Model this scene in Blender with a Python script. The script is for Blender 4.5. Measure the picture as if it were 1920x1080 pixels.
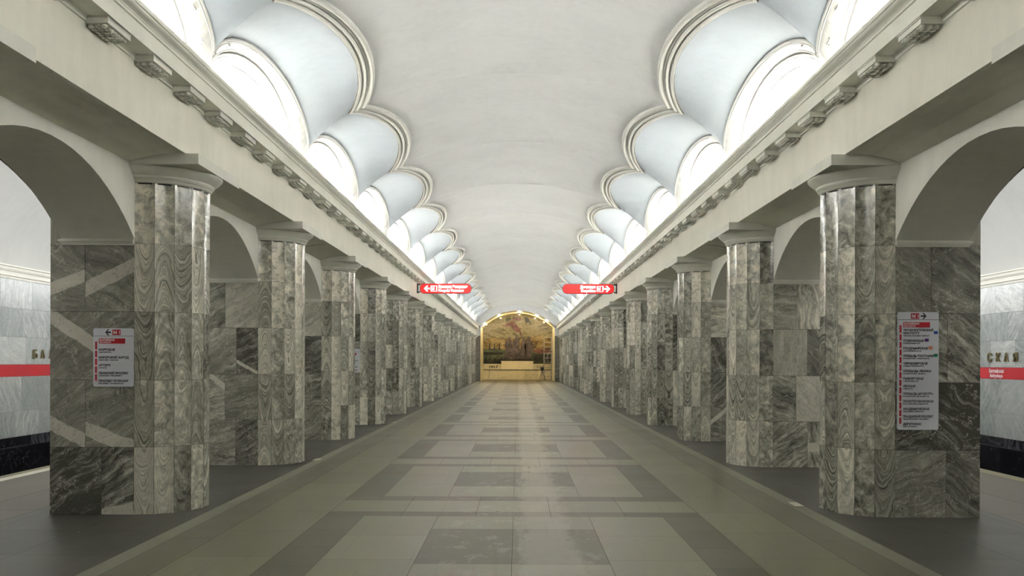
import bpy, bmesh, math, random
import numpy as np
from mathutils import Vector, Matrix
random.seed(7)
for o in list(bpy.data.objects): bpy.data.objects.remove(o)
SC = bpy.context.scene
COL = SC.collection
PI = math.pi

# ------------------------------------------------------------------ camera
cd = bpy.data.cameras.new('camera'); cam = bpy.data.objects.new('camera', cd); COL.objects.link(cam)
F = 1780.0
cd.sensor_width = 36.0; cd.lens = 36.0 * F / 1920; cd.clip_end = 500
cd.shift_y = 138.59 / 1920
cam.location = (0.045, 0, 1.6)
cam.matrix_world = Matrix.Translation((0.045, 0, 1.6)) @ Matrix.Rotation(0.0064, 4, 'Z') @ Matrix.Rotation(PI / 2, 4, 'X') @ Matrix.Rotation(0.0031, 4, 'Z')
SC.camera = cam
# ------------------------------------------------------------------ world + exposure
w = bpy.data.worlds.new('world'); SC.world = w; w.use_nodes = True
w.node_tree.nodes['Background'].inputs[0].default_value = (0.9, 0.95, 1, 1)
w.node_tree.nodes['Background'].inputs[1].default_value = 0.05
SC.view_settings.view_transform = 'Standard'; SC.view_settings.look = 'None'
SC.view_settings.gamma = 1; SC.view_settings.use_curve_mapping = False
SC.view_settings.exposure = 1.98

# ------------------------------------------------------------------ station dimensions (metres)
D, S = 9.84, 4.697            # front of the first pillar, pillar spacing
PT = 1.15                     # pillar thickness along the hall
XC, XB, XO, XP = 3.945, 3.37, 4.71, 4.82
RS = 0.575
ZS = 2.866                    # arch springing
K0, K1 = -1, 14
Y0, Y1 = -6.0, 77.3
def pc(k): return D + PT / 2 + k * S

# ------------------------------------------------------------------ lights of the hall
def area(name, loc, sx, sy, power, col, direction):
    l = bpy.data.lights.new(name, 'AREA'); l.shape = 'RECTANGLE'; l.size = sx; l.size_y = sy
    l.energy = power; l.color = col
    o = bpy.data.objects.new(name, l); COL.objects.link(o); o.location = loc
    o.rotation_euler = Vector(direction).to_track_quat('-Z', 'Y').to_euler()
    return o
COVE = (1.0, 0.985, 0.94)
LAMP_K = 1.0
LUN = 74
for s in (-1, 1):
    for k in range(K0 - 1, K1):
        yc = pc(k) + S / 2
        # reflector row on the rim of the lamp trough, thrown across the vault
        l = area('cove_light', (s * 3.235, yc, 4.545), 0.06, 4.6, 1.5 * LAMP_K, COVE, (0, 0, 1))
        l.rotation_euler = (PI, -s * math.radians(62), 0); l.data.spread = math.radians(90)
        # fluorescent row lying in the lunette behind the cornice, washing its back wall
        l = area('cove_light', (s * 3.64, yc, 4.455), 0.12, 3.8, LUN * LAMP_K, (1.0, 0.985, 0.95), (0, 0, 1))
        l.rotation_euler = (PI, s * math.radians(30), 0); l.data.spread = math.radians(100)
        # slim row at the foot of the lunette arches
        l = area('cove_light', (s * 3.262, yc, 4.49), 0.05, 4.6, 1.2 * LAMP_K, (0.97, 0.98, 1.0), (0, 0, 1))
        l.rotation_euler = (PI, s * math.radians(14), 0); l.data.spread = math.radians(70)
        # platform side lamps on top of the pillar wall
        l = area('platform_light', (s * 5.15, yc, 4.05), 0.18, 3.0, 36 * LAMP_K, (0.97, 0.98, 1.0), (s * 0.5, 0, 1))
        l.rotation_euler = (PI, s * 0.9, 0)

# ------------------------------------------------------------------ mesh helpers
class MB:
    def __init__(self):
        self.v = []; self.f = []; self.m = []; self.tc = []; self.rc = []; self.sm = []
    def face(self, pts, mat=0, tc=None, rc=(0.5, 0.5, 0.5), smooth=False):
        i = len(self.v); self.v += [tuple(p) for p in pts]; n = len(pts)
        self.f.append(tuple(range(i, i + n))); self.m.append(mat)
        self.tc += (tc if tc else [tuple(p) for p in pts]); self.rc += [rc] * n; self.sm.append(smooth)
    def box(self, x0, x1, y0, y1, z0, z1, mat=0, rc=(0.5, 0.5, 0.5), skip='', band=None):
        if x0 > x1: x0, x1 = x1, x0
        if y0 > y1: y0, y1 = y1, y0
        if z0 > z1: z0, z1 = z1, z0
        p = [(x, y, z) for z in (z0, z1) for y in (y0, y1) for x in (x0, x1)]
        for k, q in dict(b=(0, 2, 3, 1), t=(4, 5, 7, 6), f=(0, 1, 5, 4), k=(2, 6, 7, 3), l=(0, 4, 6, 2), r=(1, 3, 7, 5)).items():
            if k in skip: continue
            pts = [p[i] for i in q]
            if k in 'bt': tc = [(a[0], a[1], 9.0) for a in pts]
            elif k in 'fk': tc = [(a[0], a[2], band(a[0], a[2]) if band else 9.0) for a in pts]
            else: tc = [(a[1], a[2], 9.0) for a in pts]
            self.face(pts, mat, tc, rc)
    def grid(self, P, mat=0, smooth=True, flip=False):
        """P: rows of points; welded grid"""
        i0 = len(self.v); nr, nc = len(P), len(P[0])
        for r in P: self.v += [tuple(p) for p in r]
        for a in range(nr - 1):
            for b in range(nc - 1):
                q = (i0 + a * nc + b, i0 + a * nc + b + 1, i0 + (a + 1) * nc + b + 1, i0 + (a + 1) * nc + b)
                if flip: q = q[::-1]
                self.f.append(q); self.m.append(mat); self.sm.append(smooth)
                self.tc += [tuple(self.v[j]) for j in q]; self.rc += [(0.5, 0.5, 0.5)] * 4
    def extrude(self, prof, y0, y1, mat=0, close=True, caps=True, smooth=False):
        n = len(prof)
        for i in range(n if close else n - 1):
            a, b = prof[i], prof[(i + 1) % n]
            self.face([(a[0], y0, a[1]), (b[0], y0, b[1]), (b[0], y1, b[1]), (a[0], y1, a[1])], mat, smooth=smooth)
        if caps and close:
            self.face([(a[0], y0, a[1]) for a in prof], mat); self.face([(a[0], y1, a[1]) for a in prof], mat)
    def tube(self, a, b, r, n=8, mat=0):
        a, b = Vector(a), Vector(b); d = (b - a).normalized()
        u = d.orthogonal().normalized(); w_ = d.cross(u)
        ra = [a + (u * math.cos(t) + w_ * math.sin(t)) * r for t in [2 * PI * i / n for i in range(n)]]
        rb = [p + (b - a) for p in ra]
        for i in range(n):
            j = (i + 1) % n
            self.face([ra[i], ra[j], rb[j], rb[i]], mat, smooth=n > 6)
        self.face(ra[::-1], mat); self.face(rb, mat)
    def lathe(self, prof, c, n=24, a0=0.0, a1=2 * PI, mat=0, axis='z'):
        P = []
        for i in range(n + 1):
            t = a0 + (a1 - a0) * i / n
            P.append([(c[0] + r * math.cos(t), c[1] + r * math.sin(t), c[2] + z) for r, z in prof])
        self.grid(P, mat)
    def build(self, name, mats, parent=None, loc=None, weld=False):
        me = bpy.data.meshes.new(name)
        vs = self.v
        if loc is not None: vs = [(x - loc[0], y - loc[1], z - loc[2]) for x, y, z in vs]
        me.from_pydata(vs, [], self.f)
        for m_ in (mats if isinstance(mats, (list, tuple)) else [mats]): me.materials.append(m_)
        me.polygons.foreach_set('material_index', self.m)
        me.polygons.foreach_set('use_smooth', self.sm)
        a = me.attributes.new('tc', 'FLOAT_VECTOR', 'CORNER'); a.data.foreach_set('vector', np.array(self.tc, dtype=np.float32).ravel())
        a = me.attributes.new('rc', 'FLOAT_VECTOR', 'CORNER'); a.data.foreach_set('vector', np.array(self.rc, dtype=np.float32).ravel())
        me.update()
        bm = bmesh.new(); bm.from_mesh(me)
        if weld: bmesh.ops.remove_doubles(bm, verts=bm.verts, dist=0.0002)
        bmesh.ops.recalc_face_normals(bm, faces=bm.faces)
        bm.to_mesh(me); bm.free()
        o = bpy.data.objects.new(name, me); COL.objects.link(o)
        if parent is not None:
            o.parent = parent
        if loc is not None:
            o.location = loc if parent is None else Vector(loc) - parent.location
        elif parent is not None:
            o.location = -Vector(parent.location)
        return o
def tag(o, label=None, cat=None, group=None, kind=None):
    if label: o['label'] = label
    if cat: o['category'] = cat
    if group: o['group'] = group
    if kind: o['kind'] = kind
    return o
def thing(name, loc, label, cat, group=None):
    o = bpy.data.objects.new(name, None); COL.objects.link(o); o.location = loc; o.empty_display_size = 0.2
    return tag(o, label, cat, group)
def text_mesh(mb, txt, size, to_world, mat=0, align='LEFT', thick=0.0, bold=0.0, width=None):
    """flat text outlines appended to a mesh builder; to_world(u, v, w) -> point"""
    cu = bpy.data.curves.new('t', 'FONT'); cu.body = txt; cu.size = size; cu.align_x = align
    cu.offset = bold; cu.extrude = thick; cu.resolution_u = 3
    ob = bpy.data.objects.new('t', cu); COL.objects.link(ob)
    me = bpy.data.meshes.new_from_object(ob)
    sx = 1.0
    if width and len(me.vertices):
        xs = [v.co.x for v in me.vertices]; sx = width / max(1e-6, max(xs) - min(xs))
    for p in me.polygons:
        mb.face([to_world(me.vertices[i].co.x * sx, me.vertices[i].co.y, me.vertices[i].co.z + thick) for i in p.vertices], mat)
    bpy.data.objects.remove(ob); bpy.data.curves.remove(cu); bpy.data.meshes.remove(me)

# ------------------------------------------------------------------ materials
class NT:
    def __init__(self, name):
        self.m = bpy.data.materials.new(name); self.m.use_nodes = True
        self.t = self.m.node_tree; self.b = self.t.nodes['Principled BSDF']
    def n(self, typ, **kw):
        nd = self.t.nodes.new(typ)
        for k, v in kw.items():
            if k.startswith('i_'):
                key = k[2:]
                key = int(key) if key.isdigit() else key.replace('_', ' ')
                self.set(nd.inputs[key], v)
            else: setattr(nd, k, v)
        return nd
    def set(self, sock, v):
        if isinstance(v, bpy.types.NodeSocket): self.t.links.new(v, sock)
        else: sock.default_value = v
    def math(self, op, a, b=0.0, c=0.0, clamp=False):
        nd = self.t.nodes.new('ShaderNodeMath'); nd.operation = op; nd.use_clamp = clamp
        for i, v in enumerate((a, b, c)): self.set(nd.inputs[i], v)
        return nd.outputs[0]
    def mix(self, f, a, b, mode='MIX'):
        nd = self.t.nodes.new('ShaderNodeMix'); nd.data_type = 'RGBA'; nd.blend_type = mode
        self.set(nd.inputs[0], f)
        for i, v in ((6, a), (7, b)):
            if isinstance(v, tuple) and len(v) == 3: v = v + (1,)
            self.set(nd.inputs[i], v)
        return nd.outputs[2]
    def vmath(self, op, a, b=(0, 0, 0), sc=1.0):
        nd = self.t.nodes.new('ShaderNodeVectorMath'); nd.operation = op
        self.set(nd.inputs[0], a); self.set(nd.inputs[1], b)
        if op == 'SCALE': self.set(nd.inputs['Scale'], sc)
        return nd.outputs[0]
    def attr(self, name): return self.n('ShaderNodeAttribute', attribute_name=name).outputs['Vector']
    def xyz(self, v):
        nd = self.n('ShaderNodeSeparateXYZ'); self.set(nd.inputs[0], v); return nd.outputs
    def comb(self, x, y, z):
        nd = self.n('ShaderNodeCombineXYZ')
        for i, v in enumerate((x, y, z)): self.set(nd.inputs[i], v)
        return nd.outputs[0]
    def noise(self, vec, scale, detail=4, rough=0.55, dist=0.0):
        nd = self.n('ShaderNodeTexNoise'); self.set(nd.inputs['Vector'], vec)
        nd.inputs['Scale'].default_value = scale; nd.inputs['Detail'].default_value = detail
        nd.inputs['Roughness'].default_value = rough; nd.inputs['Distortion'].default_value = dist
        return nd.outputs[0]
    def ramp(self, f, stops):
        nd = self.n('ShaderNodeValToRGB'); self.set(nd.inputs[0], f)
        e = nd.color_ramp.elements
        while len(e) < len(stops): e.new(0.5)
        for i, (p, c) in enumerate(stops):
            e[i].position = p; e[i].color = c if len(c) == 4 else tuple(c) + (1,)
        return nd.outputs[0]
    def smooth(self, v, a, b):
        nd = self.n('ShaderNodeMapRange', interpolation_type='SMOOTHSTEP'); self.set(nd.inputs[0], v)
        nd.inputs[1].default_value = a; nd.inputs[2].default_value = b; return nd.outputs[0]
    def bump(self, h, strength=0.2, dist=0.01):
        nd = self.n('ShaderNodeBump'); self.set(nd.inputs['Height'], h)
        nd.inputs['Strength'].default_value = strength; nd.inputs['Distance'].default_value = dist
        self.t.links.new(nd.outputs[0], self.b.inputs['Normal'])
    def out(self, col, rough=0.5, metal=0.0, spec=0.5):
        self.set(self.b.inputs['Base Color'], col if not (isinstance(col, tuple) and len(col) == 3) else col + (1,))
        self.set(self.b.inputs['Roughness'], rough); self.set(self.b.inputs['Metallic'], metal)
        self.set(self.b.inputs['Specular IOR Level'], spec)
        return self.m
def simple(name, col, rough=0.5, metal=0.0, var=0.06, scale=6.0, spec=0.5):
    t = NT(name); g = t.n('ShaderNodeNewGeometry').outputs['Position']
    n = t.noise(g, scale, 4)
    c = t.mix(n, tuple(max(0, x * (1 - var)) for x in col), tuple(min(1, x * (1 + var)) for x in col))
    return t.out(c, rough, metal, spec)
def emit(name, col, strength):
    t = NT(name); t.b.inputs['Emission Color'].default_value = col + (1,); t.b.inputs['Emission Strength'].default_value = strength
    return t.out(col, 0.4)
def plaster(name, col, rough=0.75, spec=0.25):
    t = NT(name); g = t.n('ShaderNodeNewGeometry').outputs['Position']
    n1 = t.noise(g, 0.9, 5, 0.6); n2 = t.noise(t.vmath('MULTIPLY', g, (3, 3, 0.8)), 2.2, 4, 0.6)
    f = t.math('ADD', t.math('MULTIPLY', n1, 0.6), t.math('MULTIPLY', n2, 0.4))
    c = t.ramp(f, [(0.3, tuple(x * 0.90 for x in col)), (0.55, col), (0.75, tuple(min(1, x * 1.03) for x in col))])
    t.bump(t.noise(g, 14, 3), 0.12, 0.004)
    return t.out(c, rough, 0, spec)

M = {}
M['cream'] = plaster('cream_plaster', (0.83, 0.805, 0.70))
M['wall_cream'] = plaster('pale_cream_wall_plaster', (0.88, 0.865, 0.78))
M['cream_trim'] = plaster('cream_trim_plaster', (0.76, 0.745, 0.66), 0.6)
M['grey_trim'] = plaster('warm_grey_moulding_plaster', (0.60, 0.59, 0.545), 0.6)
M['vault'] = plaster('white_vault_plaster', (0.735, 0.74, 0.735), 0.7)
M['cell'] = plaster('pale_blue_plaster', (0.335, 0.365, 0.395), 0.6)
M['band'] = plaster('lunette_band_plaster', (0.58, 0.575, 0.55), 0.7)
M['cove'] = plaster('white_cove_plaster', (0.82, 0.83, 0.82), 0.7)
M['plat_vault'] = plaster('platform_vault_plaster', (0.50, 0.50, 0.47), 0.7)
M['grout'] = simple('dark_grout', (0.035, 0.033, 0.028), 0.9)
M['dirt_shade'] = simple('groove_dirt_and_shade', (0.055, 0.047, 0.036), 0.9)  # dark brown of the moulding lines, groove shade and dirt in one colour
M['dark'] = simple('black_metal', (0.02, 0.02, 0.022), 0.4)
M['steel'] = simple('scaffold_steel', (0.35, 0.36, 0.36), 0.35, 0.8)
M['bronze'] = simple('bronze_letter_metal', (0.26, 0.21, 0.10), 0.3, 0.8)
M['white_plate'] = simple('white_enamel', (0.66, 0.66, 0.70), 0.35, 0, 0.02)
M['ink'] = simple('black_ink', (0.02, 0.02, 0.03), 0.5)
M['red'] = simple('red_enamel', (0.48, 0.012, 0.022), 0.35, 0, 0.08)
M['white_ink'] = simple('white_ink', (0.85, 0.85, 0.85), 0.5, 0, 0.01)
M['blue'] = simple('blue_mark', (0.01, 0.07, 0.35), 0.4)
M['purple'] = simple('purple_mark', (0.09, 0.01, 0.2), 0.4)
M['orange'] = simple('orange_mark', (0.6, 0.2, 0.1), 0.4)
M['green'] = simple('green_mark', (0.0, 0.2, 0.08), 0.4)
M['red_glow'] = emit('backlit_red_panel', (0.90, 0.02, 0.02), 0.24)
M['white_glow'] = emit('backlit_white_lettering', (1.0, 0.88, 0.85), 1.0)
M['lamp_glow'] = emit('spot_lamp_glow', (1.0, 0.85, 0.55), 5.0)

def marble_panel(name, dark, mid, light, white, ang=1.6, gloss=0.28):
    t = NT(name); tc = t.attr('tc'); rc = t.attr('rc'); r = t.xyz(rc); tx = t.xyz(tc)
    off = t.vmath('SCALE', rc, (0, 0, 0), 41.0)
    rot = t.n('ShaderNodeVectorRotate', rotation_type='Z_AXIS')
    t.set(rot.inputs['Vector'], t.comb(tx[0], tx[1], 0.0))
    t.set(rot.inputs['Angle'], t.math('MULTIPLY', t.math('SUBTRACT', r[0], 0.5), ang * 2))
    p = t.vmath('ADD', rot.outputs[0], off)
    # folded layered veins
    warp = t.noise(p, 1.9, 3, 0.55)
    wv = t.vmath('ADD', p, t.comb(t.math('MULTIPLY', warp, 0.2), t.math('MULTIPLY', warp, 0.30), 0.0))
    n1 = t.noise(t.vmath('MULTIPLY', wv, (1.0, 8.5, 1.0)), 1.7, 6, 0.66, 0.2)
    n2 = t.noise(t.vmath('MULTIPLY', wv, (4.0, 30, 1)), 2.0, 5, 0.7)
    blotch = t.noise(p, 2.6, 6, 0.68, 1.0)
    f = t.math('ADD', t.math('MULTIPLY', n1, 0.50), t.math('MULTIPLY', n2, 0.27))
    f = t.math('ADD', f, t.math('MULTIPLY', blotch, 0.23))
    f = t.math('ADD', t.math('MULTIPLY', t.math('SUBTRACT', f, 0.5), t.math('ADD', 0.75, t.math('MULTIPLY', r[2], 1.5))), 0.5)
    f = t.math('ADD', f, t.math('MULTIPLY', t.math('SUBTRACT', r[1], 0.5), 0.34))
    base = t.ramp(f, [(0.30, dark), (0.46, mid), (0.60, light), (0.76, white)])
    grain = t.noise(p, 60, 3, 0.7)
    bandc = t.mix(blotch, tuple(x * 0.70 for x in white), tuple(min(1, x * 1.02) for x in white))
    edge = t.math('ADD', tx[2], t.math('MULTIPLY', t.math('SUBTRACT', blotch, 0.5), 1.1))
    band = t.math('SUBTRACT', 1.0, t.smooth(t.math('ABSOLUTE', edge), 0.85, 1.0))
    c = t.mix(t.math('MULTIPLY', band, 0.85), base, bandc)
    vn = t.noise(wv, 3.0, 6, 0.7)
    hair = t.smooth(t.math('ABSOLUTE', t.math('SUBTRACT', vn, 0.5)), 0.0, 0.010)
    c = t.mix(t.math('MULTIPLY', t.math('SUBTRACT', 1.0, hair), 0.55), c, tuple(x * 0.6 for x in dark))
    vn2 = t.noise(t.vmath('ADD', wv, (7.3, 2.1, 0)), 2.0, 5, 0.65)
    hair2 = t.smooth(t.math('ABSOLUTE', t.math('SUBTRACT', vn2, 0.5)), 0.0, 0.008)
    c = t.mix(t.math('MULTIPLY', t.math('SUBTRACT', 1.0, hair2), 0.45), c, white)
    c = t.mix(t.math('MULTIPLY', t.math('SUBTRACT', grain, 0.5), 0.6, clamp=True), c, light)
    t.bump(n2, 0.04, 0.002)
    return t.out(c, t.math('ADD', gloss, t.math('MULTIPLY', n1, 0.12)), 0, 0.5)
M['marble'] = marble_panel('grey_veined_marble', (0.075, 0.072, 0.058), (0.245, 0.236, 0.193), (0.46, 0.44, 0.362), (0.76, 0.71, 0.60), 1.6, 0.2)
M['marble_wall'] = marble_panel('pale_blue_grey_marble', (0.21, 0.235, 0.225), (0.32, 0.345, 0.33), (0.44, 0.46, 0.44), (0.62, 0.63, 0.59), 3.0, 0.25)
M['marble_black'] = marble_panel('black_plinth_marble', (0.004, 0.004, 0.006), (0.010, 0.010, 0.013), (0.022, 0.022, 0.026), (0.08, 0.08, 0.09), 2.0, 0.15)
M['marble_cream'] = marble_panel('honey_marble', (0.54, 0.47, 0.29), (0.64, 0.57, 0.37), (0.70, 0.63, 0.43), (0.78, 0.71, 0.52), 0.6, 0.3)

def marble_flute():
    t = NT('grey_marble_flutes'); tc = t.attr('tc'); rc = t.attr('rc'); r = t.xyz(rc); c = t.xyz(tc)
    off = t.vmath('SCALE', rc, (0, 0, 0), 37.0)
    p3 = t.vmath('ADD', t.comb(t.math('MULTIPLY', c[0], 0.10), c[1], 0.0), off)
    warp = t.noise(p3, 5.0, 4, 0.6)
    warp2 = t.noise(p3, 1.6, 3, 0.5)
    u2 = t.math('MULTIPLY', c[0], c[0])
    sgn = t.math('SUBTRACT', t.math('MULTIPLY', t.math('GREATER_THAN', r[2], 0.30), 2.0), 1.0)
    amp = t.math('ADD', 0.10, t.math('MULTIPLY', r[0], 0.30))
    h = t.math('SUBTRACT', c[1], t.math('MULTIPLY', t.math('MULTIPLY', u2, amp), sgn))
    h = t.math('ADD', h, t.math('MULTIPLY', t.math('SUBTRACT', warp, 0.5), 0.16))
    h = t.math('ADD', h, t.math('MULTIPLY', t.math('SUBTRACT', warp2, 0.5), 0.9))
    q = t.comb(0.0, h, t.math('MULTIPLY', r[1], 17.0))
    n1 = t.noise(q, 22.0, 5, 0.72)
    n1 = t.math('ADD', t.math('MULTIPLY', t.math('SUBTRACT', n1, 0.5), 1.45), 0.5)
    mott = t.noise(p3, 9.0, 6, 0.68, 0.6)
    k = t.smooth(r[1], 0.1, 0.6)
    f = t.mix(k, t.comb(mott, mott, mott), t.comb(n1, n1, n1))
    f = t.math('ADD', t.math('MULTIPLY', t.xyz(f)[0], 0.75), t.math('MULTIPLY', mott, 0.25))
    f = t.math('ADD', f, t.math('MULTIPLY', t.math('SUBTRACT', r[0], 0.42), 0.30))
    col = t.ramp(f, [(0.30, (0.060, 0.057, 0.045)), (0.43, (0.215, 0.207, 0.166)), (0.56, (0.42, 0.402, 0.330)), (0.68, (0.76, 0.71, 0.59))])
    t.bump(mott, 0.06, 0.003)
    return t.out(col, t.math('ADD', 0.12, t.math('MULTIPLY', mott, 0.12)), 0, 0.5)
M['flute'] = marble_flute()

def granite(name, a, b, worn, rough=0.36):
    t = NT(name); g = t.n('ShaderNodeNewGeometry').outputs['Position']; rc = t.xyz(t.attr('rc')); x = t.xyz(g)
    sp = t.noise(g, 70, 3, 0.8); big = t.noise(t.vmath('MULTIPLY', g, (1.6, 0.7, 1)), 1.2, 5, 0.62)
    f = t.math('ADD', t.math('MULTIPLY', sp, 0.35), t.math('MULTIPLY', big, 0.65))
    f = t.math('ADD', f, t.math('MULTIPLY', t.math('SUBTRACT', rc[0], 0.5), 0.14))
    c = t.ramp(f, [(0.36, a), (0.64, b)])
    # trodden, dusty lane worn along the hall just right of its centre line
    e = t.math('MULTIPLY', t.math('SUBTRACT', t.noise(t.vmath('MULTIPLY', g, (4, 1.2, 1)), 1.6, 7, 0.72), 0.5), 0.55)
    xx = t.math('ADD', x[0], e)
    lane = t.math('MULTIPLY', t.smooth(xx, 0.04, 0.14), t.math('SUBTRACT', 1.0, t.smooth(xx, 0.46, 0.62)))
    spots = t.smooth(t.noise(t.vmath('MULTIPLY', g, (1.6, 1.0, 1)), 2.6, 9, 0.78), 0.53, 0.60)
    near = t.math('SUBTRACT', 1.0, t.smooth(t.math('ABSOLUTE', t.math('SUBTRACT', x[0], 0.05)), 0.45, 0.95))
    m = t.math('MAXIMUM', t.math('MULTIPLY', lane, 0.75), t.math('MULTIPLY', t.math('MULTIPLY', spots, near), 0.60))
    c = t.mix(m, c, worn)
    # long scuff lines left by cleaning machines
    sc = t.noise(t.vmath('MULTIPLY', g, (9.0, 0.12, 1)), 2.0, 4, 0.6)
    scm = t.math('MULTIPLY', t.smooth(sc, 0.58, 0.66), 0.28)
    c = t.mix(scm, c, tuple(v * 0.72 for v in a))
    ro = t.math('SUBTRACT', rough, t.math('MULTIPLY', m, 0.08))
    ro = t.math('ADD', ro, t.math('MULTIPLY', t.math('SUBTRACT', big, 0.5), 0.25))
    fl_ = t.smooth(t.noise(t.vmath('MULTIPLY', g, (1, 0.6, 1)), 11.0, 2, 0.5), 0.77, 0.80)
    c = t.mix(t.math('MULTIPLY', fl_, 0.6), c, (0.32, 0.31, 0.26))
    t.bump(sp, 0.05, 0.002)
    return t.out(c, ro, 0, 0.5)
W = (0.20, 0.188, 0.14)
M['g_light'] = granite('light_olive_granite', (0.138, 0.128, 0.080), (0.208, 0.193, 0.125), W)
M['g_mid'] = granite('olive_grey_granite', (0.095, 0.087, 0.054), (0.142, 0.131, 0.084), W)
M['g_dark'] = granite('dark_granite', (0.068, 0.061, 0.038), (0.115, 0.105, 0.068), W, 0.42)
M['g_side'] = granite('dark_aisle_granite', (0.040, 0.038, 0.030), (0.070, 0.066, 0.052), (0.07, 0.066, 0.052), 0.42)
M['g_plat'] = granite('platform_granite', (0.105, 0.092, 0.072), (0.15, 0.132, 0.104), (0.14, 0.125, 0.10), 0.5)
M['g_stripe'] = granite('pale_stripe_granite', (0.190, 0.182, 0.132), (0.245, 0.235, 0.172), W)
M['edge'] = simple('platform_edge_stone', (0.24, 0.22, 0.13), 0.6)
M['white_line'] = simple('white_platform_line', (0.66, 0.63, 0.53), 0.6)

# ------------------------------------------------------------------ floor
def rnd(): return (random.random(), random.random(), random.random())
fl = MB(); FM = ['grout', 'g_light', 'g_mid', 'g_dark', 'g_side', 'g_plat', 'g_stripe', 'edge', 'white_line']
def slabs(x0, x1, y0, y1, nx, ny, mat, g=0.0018, off=0.0):
    mi = FM.index(mat)
    for i in range(nx):
        for j in range(ny):
            a = x0 + (x1 - x0) * i / nx; b = x0 + (x1 - x0) * (i + 1) / nx
            c = y0 + (y1 - y0) * j / ny; d = y0 + (y1 - y0) * (j + 1) / ny
            fl.face([(a + g, c + g, 0), (b - g, c + g, 0), (b - g, d - g, 0), (a + g, d - g, 0)], mi, rc=rnd())
YE = 84.5
fl.face([(-7.1, Y0, -0.006), (7.1, Y0, -0.006), (7.1, YE, -0.006), (-7.1, YE, -0.006)], 0)
fl.face([(-7.1, Y0, -1.2), (-7.1, YE, -1.2), (-7.1, YE, -0.006), (-7.1, Y0, -0.006)], 0)
fl.face([(7.1, Y0, -1.2), (7.1, YE, -1.2), (7.1, YE, -0.006), (7.1, Y0, -0.006)], 0)
fl.face([(-9.7, Y0, -1.2), (9.7, Y0, -1.2), (9.7, YE, -1.2), (-9.7, YE, -1.2)], 0)
k = -3
while True:
    yb = pc(k) + 0.0
    a0 = yb - 0.30; a1 = yb + 0.51        # pale cross strip beside each pair of pillars
    if a0 > Y1 + 2: break
    b0 = a1; b1 = a1 + 0.35; e0 = yb + S - 0.59; e1 = yb + S - 0.30
    slabs(-1.95, 1.95, a0, a1, 5, 1, 'g_light')
    slabs(-1.95, 1.95, b0, b1, 5, 1, 'g_dark'); slabs(-1.95, 1.95, e0, e1, 5, 1, 'g_dark')
    for s in (-1, 1):
        slabs(*sorted((s * 1.55, s * 1.95)), b1, e0, 1, 4, 'g_dark')
        slabs(*sorted((s * 0.78, s * 1.55)), b1, e0, 1, 3, 'g_light')
    slabs(-0.78, 0.78, b1, yb + 1.79, 2, 1, 'g_light'); slabs(-0.78, 0.0, yb + 1.79, yb + 3.36, 1, 1, 'g_dark')
    slabs(0.0, 0.78, yb + 1.79, yb + 3.36, 1, 1, 'g_dark'); slabs(-0.78, 0.78, yb + 3.36, e0, 2, 1, 'g_light')
    for s in (-1, 1):
        slabs(*sorted((s * 1.95, s * 2.70)), a0, a0 + S, 1, 4, 'g_light')
        slabs(*sorted((s * 2.70, s * 3.07)), a0, a0 + S, 1, 3, 'g_mid')
        slabs(*sorted((s * 3.07, s * 3.25)), a0, a0 + S, 1, 3, 'g_stripe')
        slabs(*sorted((s * 3.25, s * 4.95)), a0, a0 + S, 2, 4, 'g_side')
        slabs(*sorted((s * 4.95, s * 5.09)), a0, a0 + S, 1, 4, 'g_side')
        slabs(*sorted((s * 5.09, s * 5.80)), a0, a0 + S, 1, 1, 'g_plat', 0.004)
        slabs(*sorted((s * 5.80, s * (6.78 if s < 0 else 6.86))), a0, a0 + S, 1, 1, 'g_plat', 0.004)
    k += 1
YK = a0
slabs(-4.95, 4.95, YK, YE, 8, 6, 'g_mid')
fl.box(-6.95, -6.785, Y0, YE, -0.02, 0.002, FM.index('white_line'), skip='b')
fl.box(-7.1, -6.955, Y0, YE, -0.06, 0.0, FM.index('edge'), skip='b')
fl.box(6.87, 7.1, Y0, YE, -0.06, 0.0, FM.index('edge'), skip='b')
o = fl.build('floor', [M[x] for x in FM]); tag(o, kind='structure')

# ------------------------------------------------------------------ curved plan of the vault
RV = (2.67 ** 2 + 0.63 ** 2) / (2 * 0.63); CV = 6.2 - RV
def zv(x): return CV + math.sqrt(RV * RV - x * x)
HB = S / 2
NB = 24
TH = [PI * j / NB for j in range(NB + 1)]
def gfun(u): return max(0.0, 1 - u * u) ** 0.6     # lunette arch
def gs(u): return max(0.0, 1 - u * u) ** 0.8       # scallop on the vault
US = [-math.cos(t) for t in TH]                      # -1..1 dense at the cusps
def bays():
    for k in range(K0 - 2, K1): yield pc(k) + S / 2
def lun_x(z): return 3.31 - 0.09 * (z - 5.03) / 0.54
# ceiling -------------------------------------------------------------
ce = MB()
for yc in bays():
    rows = []
    for u in US:
        xi = 2.67 - 0.44 * gs(u); y = yc + HB * u
        rows.append([(xi * t, y, zv(xi * t) + 0.10 * gfun(u) * max(0, 1 - (xi * t / 2.25) ** 2)) for t in [i / 10 - 1 for i in range(21)]])
    ce.grid(rows, 0)
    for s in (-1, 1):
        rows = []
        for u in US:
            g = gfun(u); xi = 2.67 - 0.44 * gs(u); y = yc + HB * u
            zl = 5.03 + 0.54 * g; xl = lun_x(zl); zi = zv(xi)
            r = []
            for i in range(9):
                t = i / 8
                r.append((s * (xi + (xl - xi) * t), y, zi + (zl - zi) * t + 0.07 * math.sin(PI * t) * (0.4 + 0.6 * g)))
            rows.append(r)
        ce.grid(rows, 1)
o = ce.build('ceiling', [M['vault'], M['cell']]); tag(o, kind='structure')

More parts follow.
